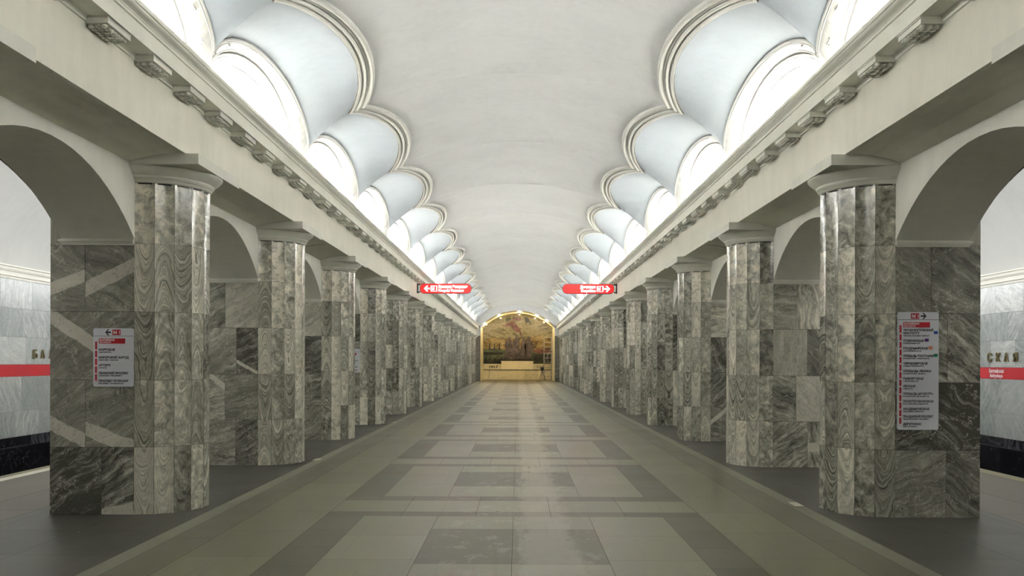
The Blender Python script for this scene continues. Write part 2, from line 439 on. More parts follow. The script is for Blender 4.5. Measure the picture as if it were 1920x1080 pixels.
# scalloped vault mouldings -------------------------------------------
PROF = [(0, 0.0), (0.0, 0.035), (0.035, 0.04), (0.05, 0.022), (0.075, 0.022), (0.085, 0.040), (0.10, 0.046), (0.115, 0.036), (0.12, 0.018),
        (0.165, 0.016), (0.175, 0.032), (0.195, 0.050), (0.215, 0.050), (0.232, 0.034), (0.24, 0.0)]
def scallop_offset(d):
    """x of the inner scallop curve pushed d towards the crown, sampled at US"""
    n = 400; pts = []
    for i in range(n + 1):
        u = -math.cos(PI * i / n); pts.append((HB * u, 2.67 - 0.44 * gs(u)))
    out = []
    for i in range(1, n):
        dy = pts[i + 1][0] - pts[i - 1][0]; dx = pts[i + 1][1] - pts[i - 1][1]; L = math.hypot(dx, dy) or 1
        out.append((pts[i][0] + dx / L * d, pts[i][1] - dy / L * d))
    ys = np.array([p[0] for p in out]); xs = np.array([p[1] for p in out])
    idx = np.argsort(ys); ys, xs = ys[idx], xs[idx]
    return [float(np.interp(HB * u, ys, xs)) for u in US]
OFF = [scallop_offset(d) if d > 0 else [2.67 - 0.44 * gs(u) for u in US] for d, h in PROF]
for s, nm in ((-1, 'trim_1'), (1, 'trim_2')):
    mo = MB()
    for yc in bays():
        rows = []
        for j, u in enumerate(US):
            r = []
            for (d, h), xo in zip(PROF, OFF):
                x = xo[j]; z = zv(x) + 0.10 * gfun(u) * max(0, 1 - (x / 2.25) ** 2); nx, nz = x / RV, (z - CV) / RV
                r.append((s * (x - nx * h), yc + HB * u, z - nz * h))
            rows.append(r)
        mo.grid(rows, 0, smooth=False)
        for c0, c1, q_0, q_1 in ((0, 1, -0.1, 0.8), (8, 9, 0.0, 0.24), (3, 4, 0.2, 0.45), (13, 14, 0.35, 1.0)):   # dark strips paint dirt and shade into the creases
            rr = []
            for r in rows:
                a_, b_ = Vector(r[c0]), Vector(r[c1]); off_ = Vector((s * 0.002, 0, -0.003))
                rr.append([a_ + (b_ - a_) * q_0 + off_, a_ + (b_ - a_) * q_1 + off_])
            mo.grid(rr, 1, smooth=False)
    tag(mo.build(nm, [M['grey_trim'], M['dirt_shade']]), kind='structure')

# ------------------------------------------------------------------ arcade walls and lunettes
def arch_z(dy, half, z0, z1):
    rise = z1 - z0; R = (half * half + rise * rise) / (2 * rise)
    return z1 - R + math.sqrt(max(0, R * R - dy * dy))
AH = (S - PT) / 2
for s, side in ((-1, 'left'), (1, 'right')):
    wl = MB()
    ZT = 4.25
    def wall_strip(x0, x1, z_spring, z_crown, zlow, mat):
        """wall between x0 (hall side) and x1 with arched openings"""
        for k in range(K0 - 1, K1 + 1):
            ya, yb = D + k * S, D + k * S + PT
            if yb > Y1 - 0.3: yb = Y1
            for x in (x0, x1):
                wl.face([(s * x, ya, zlow), (s * x, yb, zlow), (s * x, yb, ZT), (s * x, ya, ZT)], mat)
            for y in (ya, yb):   # reveal ends below the arch
                wl.face([(s * x0, y, zlow), (s * x1, y, zlow), (s * x1, y, z_spring), (s * x0, y, z_spring)], mat)
            if k == K1: continue
            yc = yb + AH
            n = 28
            ys = [yc - AH * math.cos(PI * i / n) for i in range(n + 1)]
            zs = [arch_z(y - yc, AH, z_spring, z_crown) for y in ys]
            wl.grid([[(s * x0, y, z) for y, z in zip(ys, zs)], [(s * x0, y, ZT) for y in ys]], mat, False)
            wl.grid([[(s * x1, y, z) for y, z in zip(ys, zs)], [(s * x1, y, ZT) for y in ys]], mat, False)
            wl.grid([[(s * x0, y, z) for y, z in zip(ys, zs)], [(s * x1, y, z) for y, z in zip(ys, zs)]], mat, True)
    wall_strip(XC, XO, ZS, 3.525, 2.82, 0)
    wall_strip(XO, XP, 3.11, 3.57, 2.82, 2)
    # lunette wall above the cornice
    for yc in bays():
        hw, zb = 2.03, 4.42
        outer = [(yc - HB, zb), (yc - HB, 4.75)] + [(yc + HB * u, 5.03 + 0.54 * gfun(u)) for u in US] + [(yc + HB, 4.75), (yc + HB, zb)]
        def ell(h, z0, b): return [(yc - h, zb), (yc - h, (zb + z0) / 2)] + [(yc - h * math.cos(t), z0 + b * math.sin(t)) for t in TH] + [(yc + h, (zb + z0) / 2), (yc + h, zb)]
        e1, e2, e3 = ell(2.20, 4.66, 0.86), ell(2.14, 4.66, 0.80), ell(2.04, 4.66, 0.70)
        P = lambda pts, dx=0.0: [(s * (lun_x(z) + dx), y, z) for y, z in pts]
        wl.grid([P(outer), P(e1, 0.15)], 3, False)
        wl.grid([P(e1, 0.15), P(e1, 0.19)], 3, False); wl.grid([P(e1, 0.19), P(e2, 0.19)], 3, False)
        wl.grid([P(e2, 0.19), P(e2, 0.26)], 1, False); wl.grid([P(e2, 0.26), P(e3, 0.26)], 1, False)
        wl.grid([P(e3, 0.26), [(s * 3.82, y, z) for y, z in e3]], 1, False)
        cen = [(s * 3.82, y, zb) for y, z in e3]
        wl.grid([[(s * 3.82, y, z) for y, z in e3], cen], 1, False)
    wl.box(s * 3.60, s * 3.90, Y0, Y1, 4.30, 4.425, 1)       # trough floor
    o = wl.build('wall_' + side, [M['wall_cream'], M['cove'], M['marble'], M['band']]); tag(o, kind='structure'); WALL = o
    # archivolt mouldings of each lunette
    for yc in bays():
        if yc < 4: continue
        mm = MB()
        def rib(f, off0, off1, h, base=0.0, mat=0):
            rows = []
            for j, t in enumerate(TH):
                y, z, ny, nz = f(t)
                r = []
                for d, hh in ((off0, base), (off0, base + h), ((off0 + off1) / 2, base + h * 1.25), (off1, base + h), (off1, base)):
                    yy = min(max(y + ny * d, yc - HB), yc + HB); zz = z + nz * d; r.append((s * (lun_x(zz) - hh), yy, zz))
                rows.append(r)
            mm.grid(rows, mat, False)
        def f_out(t):
            u = -math.cos(t); g = gfun(u); 
            ny, nz = -math.sin(0.5 * u * PI) * 0.0 - u * 0.75, -1.0; L = math.hypot(ny, nz)
            return yc + HB * u, 5.03 + 0.54 * g, ny / L, nz / L
        def f_in(t):
            y = yc - 2.20 * math.cos(t); z = 4.66 + 0.86 * math.sin(t)
            ny, nz = -math.cos(t) * 0.86, math.sin(t) * 2.20; L = math.hypot(ny, nz)
            return y, z, ny / L, nz / L
        rib(f_out, 0.012, 0.045, 0.018); rib(f_out, 0.06, 0.072, 0.008)
        rib(f_in, 0.0, 0.022, 0.014, -0.145)
        rib(f_in, -0.055, -0.030, 0.014, -0.19)
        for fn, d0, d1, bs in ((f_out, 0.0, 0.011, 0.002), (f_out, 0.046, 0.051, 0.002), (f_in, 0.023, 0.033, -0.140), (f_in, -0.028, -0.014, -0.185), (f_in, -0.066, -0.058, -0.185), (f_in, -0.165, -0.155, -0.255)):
            rib(fn, d0, d1, 0.001, bs, 1)  # thin dark ribs painting the shade and dirt of the grooves
        for i in range(8):   # little shell bosses on the band
            t = PI * (0.10 + 0.8 * i / 7)
            y, z, ny, nz = f_in(t); y2, z2, _, _ = f_out(t)
            y, z = (y + y2) / 2, (z + z2) / 2
            mm.grid([[(s * (lun_x(z) + 0.075 - 0.024 * math.cos(b)), y + 0.075 * math.cos(b) * math.cos(a), z + 0.03 * math.sin(a) + 0.02 * math.cos(b)) for a in [2 * PI * q / 8 for q in range(9)]] for b in (0, PI / 4, PI / 2)], 0, True)
        mm.build('lunette_moulding', [M['band'], M['dirt_shade']], WALL)

# ------------------------------------------------------------------ entablature: beam and cornice
for s, n1, n2 in ((-1, 'trim_3', 'trim_5'), (1, 'trim_4', 'trim_6')):
    b = MB()
    prof = [(XB, 3.726), (XB, 4.30), (XC + 0.01, 4.30), (XC + 0.01, 3.635), (3.85, 3.668), (3.75, 3.695), (3.63, 3.717), (3.52, 3.728), (3.43, 3.730)]
    b.extrude([(s * x, z) for x, z in prof], Y0, Y1, 0)
    b.face([(s * x, 17.2 + d_, z_) for x, z_, d_ in ((3.45, 3.7265, -0.02), (3.62, 3.7165, -0.02), (3.80, 3.677, -0.02), (3.80, 3.677, 0.02), (3.62, 3.7165, 0.02), (3.45, 3.7265, 0.02))], 1)
    tag(b.build(n1, [M['cream'], M['grout']]), kind='structure')
    c = MB()
    prof = [(XB, 4.265), (XB - 0.014, 4.268), (XB - 0.014, 4.290), (XB - 0.03, 4.31), (3.168, 4.31), (3.168, 4.451), (3.155, 4.456), (3.155, 4.479), (3.150, 4.482),
            (3.145, 4.492), (3.130, 4.502), (3.112, 4.512), (3.100, 4.524), (3.097, 4.536), (3.087, 4.540), (3.084, 4.546), (3.084, 4.580), (3.110, 4.582), (3.130, 4.560), (3.196, 4.52), (3.200, 4.40), (3.72, 4.40), (3.72, 4.265)]
    c.extrude([(s * x, z) for x, z in prof], Y0, Y1, 0)
    cor = tag(c.build(n2, M['cream_trim']), kind='structure')
    # blocks under the cornice with rows of drops
    blk = MB(); blk.box(-0.092, 0.09, 0, 0.44, -0.022, 0.034)
    blk.box(-0.100, 0.09, -0.008, 0.448, 0.020, 0.034)
    for i in range(7):
        for j in range(3):
            x = -0.063 + j * 0.055; y = 0.042 + i * 0.0593
            blk.lathe([(0.0185, -0.022), (0.0265, -0.036), (0.025, -0.047), (0.0, -0.049)], (x, y, 0), 7)
    p = blk.build('mutule_block', M['cream_trim'], cor)
    first = True; y = D - 2.40 - 0.9394 * 5
    while y < Y1 - 0.5:
        q = p if first else p.copy()
        if not first: COL.objects.link(q); q.parent = cor
        first = False
        q.location = (s * (XB - 0.094), y, 4.277); q.scale = (s if s > 0 else -1, 1, 1) if s > 0 else (1, 1, 1)
        y += 0.9394

# ------------------------------------------------------------------ the pillars
Z4 = [0.0, 0.70, 1.40, 2.11, 2.82]
ORD = ['nearest', 'second', 'third', 'fourth', 'fifth', 'sixth', 'seventh', 'eighth', 'ninth', 'tenth', 'eleventh', 'twelfth', 'thirteenth', 'fourteenth', 'fifteenth']
def line_band(x0, z0, slope, hw):
    c = 1 / math.hypot(1, slope)
    return lambda x, z: (z - z0 - slope * (x - x0)) * c / hw
NEAR_BANDS = {(3, 1): (-4.439, 2.352, 0.51, 0.075), (3, 0): (-4.81, 2.352, 0.376, 0.065), (2, 0): (-4.81, 2.06, -0.67, 0.07), (2, 1): (-4.81, 2.06, -0.67, 0.055),
              (1, 0): (-4.81, 0.95, -0.54, 0.075), (1, 1): (-4.456, 0.895, -0.40, 0.075), (0, 1): (-4.28, -0.02, 0.25, 0.08)}
def pillar(k, s):
    y0 = D + k * S; y1 = y0 + PT; yc = (y0 + y1) / 2
    sd = 'left' if s < 0 else 'right'
    if k < 0: lab = f'grey marble pillar whose cream abacus edge enters at the top {sd} corner'
    elif k == 0: lab = f'grey marble fluted pillar nearest in the {sd} row, bearing the ' + ('short white route plate, pale diagonal bands' if s < 0 else 'tall white route plate, dark side slabs')
    elif k == 14: lab = f'grey marble fluted pillar farthest in the {sd} row, next to the mosaic niche'
    else: lab = f'grey marble fluted pillar, {ORD[k]} from the camera in the {sd} row'
    if k == 3 and s < 0: lab += ', with a half hidden white plate'
    t = thing('marble_pillar', (s * XC, yc, 0), lab, 'pillar', 'marble pillars lining the hall')
    L = t.location
    # pier
    m = MB()
    m.box(s * (XC + 0.0), s * (XP - 0.012), y0 + 0.012, y1 - 0.012, 0, 2.815, 1)
    for yy, sg in ((y0, -1), (y1, 1)):
        for r in range(4):
            za, zb = Z4[r], Z4[r + 1]
            j = (4.287 if (r % 2 == 0) else 4.455) + random.uniform(-0.01, 0.01)
            if s > 0: j = 8.76 - j
            for xa, xb in ((XC, j), (j, XP)):
                g = 0.0022; rc = list(rnd()); bf = None
                if random.random() < 0.22: bf = line_band(s * 0.5 * (xa + xb), random.uniform(za, zb), random.uniform(-1, 1), random.uniform(0.02, 0.09))
                if k == 0 and sg < 0:
                    q_ = NEAR_BANDS.get((r, 1 if xa == XC else 0)); bf = line_band(*q_) if (s < 0 and q_) else None
                if k == 0 and sg < 0:
                    if s < 0: rc[0] = 0.5 + (0.16 if r in (3,) else -0.17); rc[1] = 0.40 if r > 0 else (0.0 if xa != XC else 0.2); rc[2] = 0.08 if r > 0 else 0.8
                    else: rc[0] = 0.5 + random.choice((0.2, -0.12)); rc[1] = (0.40, 0.05, 0.38, 0.42)[r] if xa == XC else (0.25, -0.15, 0.40, 0.25)[r]
                elif s < 0: rc[0] = 0.32 + 0.1 * random.random()
                m.box(s * (xa + g), s * (xb - (g if xb != XP else 0)), yy, yy - sg * 0.012, za + g, zb - g, 0, tuple(rc), band=bf)
    for r in range(4):
        za, zb = Z4[r], Z4[r + 1]; g = 0.0015; j = yc + (0.2 if r % 2 else -0.2)
        for a, bq in ((y0 + 0.012, j), (j, y1 - 0.012)):
            m.box(s * XP, s * (XP - 0.012), a + g, bq - g, za + g, zb - g, 0, rnd())
    m.build('pier', [M['marble'], M['grout']], t)
    # fluted half column
    m = MB(); nf = 9; zc = [0.0, 0.70, 1.40, 2.11, 2.82, 3.455]; nseg = 8
    m.lathe([(RS - 0.034, 0.0), (RS - 0.034, 3.45)], (s * XC, yc, 0), 36, (PI / 2 if s > 0 else -PI / 2), (3 * PI / 2 if s > 0 else PI / 2), 1)
    for j in range(nf):
        fr = rnd()
        for r in range(5):
            rc = tuple(0.35 * a + 0.65 * b_ for a, b_ in zip(fr, rnd()))
            if r == 4: rc = (rc[0], rc[1] * 0.35, rc[2])
            rows = []
            g = 0.0015
            for zz in (zc[r] + (g if r else 0), zc[r + 1] - g):
                row = []
                for i in range(nseg + 1):
                    u = -1 + 2 * i / nseg
                    a = PI / nf * (j + 0.5 + u * 0.492)
                    rad = RS - 0.026 * (1 - u * u)
                    row.append((s * XC - s * rad * math.sin(a), yc - rad * math.cos(a), zz, u))
                rows.append(row)
            i0 = len(m.v); nc = nseg + 1
            for row in rows: m.v += [q[:3] for q in row]
            for i in range(nseg):
                q = (i0 + i, i0 + i + 1, i0 + nc + i + 1, i0 + nc + i)
                m.f.append(q); m.m.append(0); m.sm.append(True)
                uu = [rows[0][i][3], rows[0][i + 1][3], rows[1][i + 1][3], rows[1][i][3]]
                zz = [rows[0][i][2], rows[0][i + 1][2], rows[1][i + 1][2], rows[1][i][2]]
                m.tc += [(a, b_, 0) for a, b_ in zip(uu, zz)]; m.rc += [rc] * 4
    m.build('fluted_shaft', [M['flute'], M['grout']], t)
    # capital
    m = MB()
    pr = [(RS - 0.03, 3.450), (RS - 0.004, 3.456), (RS + 0.012, 3.472), (RS + 0.014, 3.490), (RS + 0.022, 3.4905), (RS + 0.029, 3.497), (RS + 0.022, 3.5035), (RS + 0.030, 3.504),
          (RS + 0.038, 3.511), (RS + 0.031, 3.518), (RS + 0.046, 3.530), (RS + 0.075, 3.552), (RS + 0.108, 3.580), (RS + 0.130, 3.602), (RS + 0.134, 3.615), (RS + 0.124, 3.619), (0.0, 3.619)]
    m.lathe(pr, (s * XC, yc, 0), 40, (PI / 2 if s > 0 else -PI / 2), (3 * PI / 2 if s > 0 else PI / 2))
    m.lathe([(RS - 0.012, 3.440), (RS - 0.012, 3.462)], (s * XC, yc, 0), 40, (PI / 2 if s > 0 else -PI / 2), (3 * PI / 2 if s > 0 else PI / 2), 1)
    m.build('capital', [M['cream_trim'], M['grout']], t)
    m = MB(); m.box(s * 3.235, s * (XC + 0.0), y0 - 0.135, y1 + 0.135, 3.6186, 3.727)
    m.build('abacus', M['cream_trim'], t)
    # impost mouldings
    for yy, sg in ((y0, -1), (y1, 1)):
        m = MB()
        for za, zb, pj in ((2.80, 2.818, 0.012), (2.818, 2.836, 0.024), (2.836, 2.857, 0.038), (2.857, 2.866, 0.02)):
            m.box(s * (XC + 0.012 - pj * 0.3), s * (XO - 0.02 + pj), yy - sg * 0.01, yy + sg * pj, za, zb)
        m.build('impost_moulding', M['cream_trim'], t)
    return t
for k in range(K0, K1 + 1):
    for s in (-1, 1): pillar(k, s)

# ------------------------------------------------------------------ platform side: track walls and vaults
for s, side in ((-1, 'left'), (1, 'right')):
    m = MB()
    X = 9.6
    m.box(s * (X + 0.02), s * (X + 0.2), Y0, YE, -1.2, 3.3, 1)
    zs = [0.13, 0.62, 1.29, 1.52, 2.05, 2.60, 3.15]
    y = Y0; 
    for r in range(len(zs) - 1):
        if r == 2: continue
        y = Y0 - random.random()
        while y < YE:
            wdt = random.uniform(0.85, 1.25); g = 0.002
            m.box(s * X, s * (X + 0.02), max(Y0, y) + g, y + wdt - g, zs[r] + g, zs[r + 1] - g, 0, rnd()); y += wdt
    y = Y0
    while y < YE:
        m.box(s * (X + 0.004), s * (X + 0.03), y, y + 1.3, -0.06, 0.125, 4, rnd())
        m.box(s * (X - 0.06), s * (X + 0.03), y, y + 1.3, -1.2, -0.06, 4, rnd()); y += 1.303
    m.box(s * (X - 0.006), s * (X + 0.02), Y0, YE, 1.292, 1.518, 3)
    for za, zb, pj in ((3.15, 3.20, 0.02), (3.20, 3.215, 0.05), (3.215, 3.29, 0.035), (3.29, 3.31, 0.06), (3.31, 3.37, 0.08), (3.37, 3.40, 0.11)):
        m.box(s * (X - pj), s * (X + 0.05), Y0, YE, za, zb, 2)
    arc = []
    for i in range(17):
        a = PI * i / 16 * 0.86
        arc.append((X - 2.35 + 2.35 * math.cos(a), 3.40 + 1.75 * math.sin(a)))
    arc.append((XP, 4.1)); arc.append((XP, 3.9))
    m.grid([[(s * x, Y0, z) for x, z in arc], [(s * x, YE, z) for x, z in arc]], 5)
    # platform end wall
    m.box(s * 3.4, s * 9.7, YE, YE + 0.2, -1.2, 5.4, 0)
    o = m.build('wall_platform_' + side, [M['marble_wall'], M['grout'], M['cream_trim'], M['red'], M['marble_black'], M['plat_vault']]); tag(o, kind='structure')

# back of the hall behind the photographer
m = MB(); m.box(-9.7, 9.7, Y0 - 0.2, Y0, -1.2, 6.4); tag(m.build('wall_back', M['cream']), kind='structure')

# ------------------------------------------------------------------ end wall with the mosaic niche
XN, ZN0, ZN1 = 3.04, 4.50, 5.78
def niche_arc(n=32, x=XN, z0=ZN0, z1=ZN1):
    xs = [-x * math.cos(PI * i / n) for i in range(n + 1)]
    return [(q, arch_z(q, x, z0, z1)) for q in xs]
m = MB(); na = niche_arc()
m.grid([[(x, Y1, z) for x, z in na], [(x, Y1, 6.5) for x, z in na]], 0, False)
for s in (-1, 1):
    m.box(s * XN, s * XC, Y1, Y1 + 0.3, 3.726, 6.5, 0)
    for r in range(4):
        m.box(s * (XN), s * XP, Y1, Y1 + 0.3, [0, 0.93, 1.86, 2.79][r] + 0.002, [0.93, 1.86, 2.79, 3.726][r] - 0.002, 1, (0.4, 0.3, 0.1))
        for j in range(6):   # honey marble side wall of the niche
            ya = Y1 + 0.3 + j * 1.15
            m.box(s * (XN), s * (XN + 0.1), ya, ya + 1.148, [0, 1.13, 2.26, 3.38][r] + 0.002, [1.13, 2.26, 3.38, 4.5][r] - 0.002, 2, rnd())
m.grid([[(x, Y1, z) for x, z in na], [(x, YE - 0.001, z) for x, z in na]], 2)
m.box(-3.04, 3.04, YE + 0.004, YE + 0.1, 0, 5.9, 2)
tag(m.build('wall_end', [M['cove'], M['marble'], M['marble_cream']]), kind='structure')

def mosaic(name, cols, stops, scale=(1, 1, 1), glow=0.0):
    t = NT(name); g = t.n('ShaderNodeNewGeometry').outputs['Position']
    v = t.n('ShaderNodeTexVoronoi'); t.set(v.inputs['Vector'], g); v.inputs['Scale'].default_value = 22
    p = t.vmath('MULTIPLY', v.outputs['Position'], scale)
    n = t.noise(p, 1.0, 6, 0.65, 0.8)
    n = t.math('ADD', n, t.math('MULTIPLY', t.math('SUBTRACT', t.xyz(v.outputs['Color'])[0], 0.5), 0.12))
    return t.out(t.ramp(n, list(zip(stops, cols))), 0.3, 0.0)
M['mos_sky'] = mosaic('gold_cloud_mosaic', [(0.06, 0.05, 0.012), (0.17, 0.14, 0.05), (0.34, 0.30, 0.17), (0.12, 0.09, 0.022)], [0.33, 0.46, 0.56, 0.68], (1.3, 1, 4.0))
M['mos_fire'] = mosaic('amber_mosaic', [(0.07, 0.045, 0.010), (0.22, 0.14, 0.03), (0.38, 0.30, 0.13)], [0.36, 0.5, 0.64], (1.5, 1, 4))
M['mos_green'] = mosaic('dark_green_mosaic', [(0.02, 0.025, 0.010), (0.07, 0.085, 0.04), (0.14, 0.16, 0.07)], [0.36, 0.5, 0.66], (1.5, 1, 6))
M['mos_black'] = mosaic('black_mosaic', [(0.006, 0.006, 0.004), (0.03, 0.03, 0.018), (0.07, 0.07, 0.03)], [0.4, 0.58, 0.7], (3, 1, 3))
M['mos_brown'] = mosaic('brown_figure_mosaic', [(0.022, 0.014, 0.012), (0.085, 0.062, 0.052), (0.17, 0.135, 0.105)], [0.36, 0.52, 0.68], (5, 1, 3.0))
M['mos_red'] = mosaic('dull_red_mosaic', [(0.06, 0.02, 0.014), (0.17, 0.065, 0.045), (0.24, 0.11, 0.08)], [0.36, 0.5, 0.66], (3, 1, 3))

def pxz(px, py, Y=YE):   # photograph pixel -> point on the end wall
    U = px - 960; V = py - 540 - 138.59
    c, s_ = math.cos(0.0031), math.sin(0.0031); u = U * c + V * s_; v = -U * s_ + V * c
    xr = u / F; yr = 1.0; cy, sy = math.cos(0.0064), math.sin(0.0064)
    rx, ry, rz = xr * cy - yr * sy, xr * sy + yr * cy, -v / F
    t = Y / ry; return 0.045 + t * rx, 1.6 + t * rz
mural = thing('mosaic_mural', (0, YE, 1.4), 'arched mosaic mural with banner and dark figure group on the end wall', 'mural')
m = MB(); a2 = niche_arc()
m.grid([[(x, YE, 1.25) for x, z in a2], [(x, YE, z) for x, z in a2]], 0, False)
m.build('mosaic_sky', M['mos_sky'], mural)
def patch(name, pts, mat, lift, par=None):
    """flat mosaic field of 6 mm stones on the mural"""
    q = MB(); P = [pxz(*p) for p in pts]
    fr = [(x, YE - lift, z) for x, z in P]; bk = [(x, YE, z) for x, z in P]
    q.face(fr, 0)
    for i in range(len(P)):
        j = (i + 1) % len(P); q.face([fr[i], fr[j], bk[j], bk[i]], 0)
    return q.build(name, mat, par or mural)
patch('mosaic_field', [(906, 640), (920, 632), (940, 636), (962, 634), (990, 636), (1012, 628), (1037, 634), (1037, 662), (906, 662)], M['mos_fire'], 0.004)
patch('mosaic_field', [(906, 655), (925, 653), (950, 656), (1000, 656), (1037, 652), (1037, 682), (906, 682)], M['mos_green'], 0.008)
patch('mosaic_field', [(906, 660), (942, 661), (944, 665), (906, 666)], M['mos_black'], 0.012)
patch('mosaic_field', [(906, 674), (911, 671), (914, 675), (919, 670), (922, 675), (928, 671), (932, 675), (938, 672), (943, 668), (943, 682), (906, 682)], M['mos_black'], 0.012)
patch('mosaic_field', [(998, 657), (1010, 654), (1037, 655), (1037, 663), (1010, 663), (1000, 661)], M['mos_red'], 0.012)
patch('mosaic_field', [(1000, 668), (1015, 664), (1037, 666), (1037, 681), (1000, 681)], M['mos_black'], 0.010)
for cx in (918, 927, 936.5):
    patch('mosaic_chimney', [(cx - 2.6, 656), (cx - 1.2, 652), (cx - 1, 644), (cx + 1, 643), (cx + 1.3, 652), (cx + 2.8, 656)], M['mos_black'], 0.012)
patch('banner', [(941, 609), (944, 612), (951, 612.5), (956, 611), (960, 615), (964, 620), (970, 623), (973, 622.5), (976, 630), (979, 626.5), (974, 616), (967, 606), (963, 602), (957.5, 602), (953, 604), (950, 606), (946, 609.5)], M['mos_red'], 0.014)
patch('banner', [(983, 595), (988, 594.5), (992, 599), (997, 606), (995, 609), (990, 604), (986, 608)], M['mos_black'], 0.012)
patch('banner', [(947, 597), (957, 595), (959, 599), (952, 603), (948, 605), (949, 600)], M['mos_green'], 0.012)
patch('banner', [(961, 594), (977, 594), (977, 601), (961, 601)], M['mos_red'], 0.006)
# group of plain silhouettes
for pts in ([(944, 677), (945, 668), (949, 656), (946, 648), (948, 641), (953, 638), (953, 632), (957.5, 632), (957.5, 638), (961, 641), (962, 652), (963, 664), (962, 677)],
            [(961, 677), (963, 660), (962, 646), (961, 640), (966, 635), (966, 628.5), (968, 627), (970.5, 628.5), (970.5, 633.5), (975, 633), (979, 630.5), (980, 632), (974, 636.5), (974, 650), (974, 664), (973, 677)],
            [(973, 677), (975, 660), (977, 648), (979, 638), (981, 632.5), (984, 633), (984.5, 638), (986, 644), (986, 660), (985, 677)],
            [(983, 677), (985, 662), (983, 648), (986, 638), (989, 636), (989, 632), (992, 631), (994, 633), (994, 638), (998, 642), (1000, 652), (1005, 648), (1006, 649.5), (1000, 655), (996, 658), (997, 677)]):
    patch('figure_silhouette', pts, M['mos_brown'], 0.016)
patch('dark_ground', [(940, 676.5), (945, 672), (960, 674), (975, 673), (990, 674), (998, 672), (1003, 677.3), (940, 677.3)], M['mos_black'], 0.02)
# stone work below the mosaic
par = thing('marble_parapet', (0, YE, 0), 'honey marble parapet with dark ledge below the mosaic on the end wall', 'parapet')
m = MB(); 
for i in range(5): m.box(-3.03 + i * 1.212 + 0.003, -3.03 + (i + 1) * 1.212 - 0.003, YE - 0.35, YE - 0.03, 0.02, 0.88, 0, rnd())
m.build('facing', M['marble_cream'], par)
m = MB(); m.box(-3.03, 3.03, YE - 0.4, YE - 0.03, 0.88, 0.93); m.build('ledge', M['g_side'], par)
m = MB(); m.box(-3.03, 3.03, YE - 0.10, YE - 0.03, 0.93, 1.42, 0, (0.5, 0.4, 0.1)); m.build('inscription_band', M['marble_cream'], mural)
m = MB()
text_mesh(m, '1917', 0.30, lambda u, v, w_: (-2.58 + u, YE - 0.104 - w_, 1.05 + v), 0, width=0.78, bold=0.012)
o = m.build('inscription_lettering', M['ink'], mural); o['label'] = 'dark inscription'; m = MB()
text_mesh(m, 'ГОД', 0.26, lambda u, v, w_: (1.72 + u, YE - 0.104 - w_, 1.06 + v), 0, width=0.6, bold=0.008)
o = m.build('inscription_lettering', M['ink'], mural); o['label'] = 'dark inscription'
m = MB(); m.tube((-2.52, YE - 0.42, 0.95), (-2.50, YE - 0.42, 0.5), 0.012); m.tube((-2.50, YE - 0.42, 0.5), (-2.62, YE - 0.42, 0.02), 0.012)
tag(m.build('power_cable', M['dark'], loc=(-2.5, YE - 0.42, 0.02)), 'thin black cable hanging down the left end of the honey marble parapet', 'cable')
ped = thing('stone_pedestal', (-0.02, YE - 0.3, 0.93), 'broad pale stone pedestal block on the ledge below the mosaic figures', 'pedestal')
m = MB(); m.box(-1.44, 1.38, YE - 0.38, YE - 0.11, 0.93, 1.62, 0, (0.5, 0.95, 0.2)); m.box(-1.47, 1.41, YE - 0.40, YE - 0.11, 1.62, 1.68, 0, (0.5, 0.95, 0.2)); m.build('block', M['marble_cream'], ped)
# niche spot lamps
for i, (px, py, w_) in enumerate([(912, 602.5, 'leftmost, low by the cornice end'), (939, 595.5, 'left of the top, above the banner'), (973.7, 589, 'at the crown of the arch'), (1003, 596, 'right of the top, above the dark banner'), (1020, 603.5, 'rightmost, low on the soffit')]):
    Yl = 80.5; x, z = pxz(px, py, Yl); z = min(z, arch_z(x, XN, ZN0, ZN1) - 0.05)
    t = thing('spot_lamp', (x, Yl, z), 'glowing spot lamp on the niche soffit, ' + w_, 'lamp', 'spot lamps on the mosaic niche soffit')
    m = MB(); m.lathe([(0.0, 0.10), (0.05, 0.10), (0.075, 0.06), (0.085, -0.03), (0.075, -0.035)], (x, Yl, z), 14); m.tube((x, Yl, z + 0.08), (x, Yl, arch_z(x, XN, ZN0, ZN1)), 0.012)
    m.build('housing', M['bronze'], t)
    m = MB(); m.lathe([(0.075, -0.02), (0.06, -0.05), (0.03, -0.068), (0.0, -0.072)], (x, Yl, z), 14); m.build('bulb', M['lamp_glow'], t)
    l = bpy.data.lights.new('spot_lamp_light', 'POINT'); l.energy = 19; l.color = (1.0, 0.80, 0.50); l.shadow_soft_size = 0.08
    lo = bpy.data.objects.new('spot_lamp_light', l); COL.objects.link(lo); lo.location = (x, Yl + 0.05, z - 0.16)
# floodlights on the cornice ends
for s in (-1, 1):
    t = thing('floodlight', (s * 3.02, Y1 - 0.12, 4.52), 'small ' + ('round' if s < 0 else 'boxy') + ' white floodlight clamped at the far end of the ' + ('left' if s < 0 else 'right') + ' cornice', 'floodlight')
    m = MB()
    if s < 0: m.lathe([(0.0, -0.13), (0.09, -0.12), (0.14, -0.05), (0.14, 0.05), (0.09, 0.12), (0.0, 0.13)], (s * 2.98, Y1 - 0.15, 4.5), 16)
    else: m.box(s * 2.86, s * 3.11, Y1 - 0.25, Y1 - 0.02, 4.45, 4.60)
    m.build('housing', M['white_plate'], t)
    m = MB(); m.box(s * 3.0, s * 3.14, Y1 - 0.10, Y1 - 0.07, 4.40, 4.46); m.build('bracket', M['dark'], t)

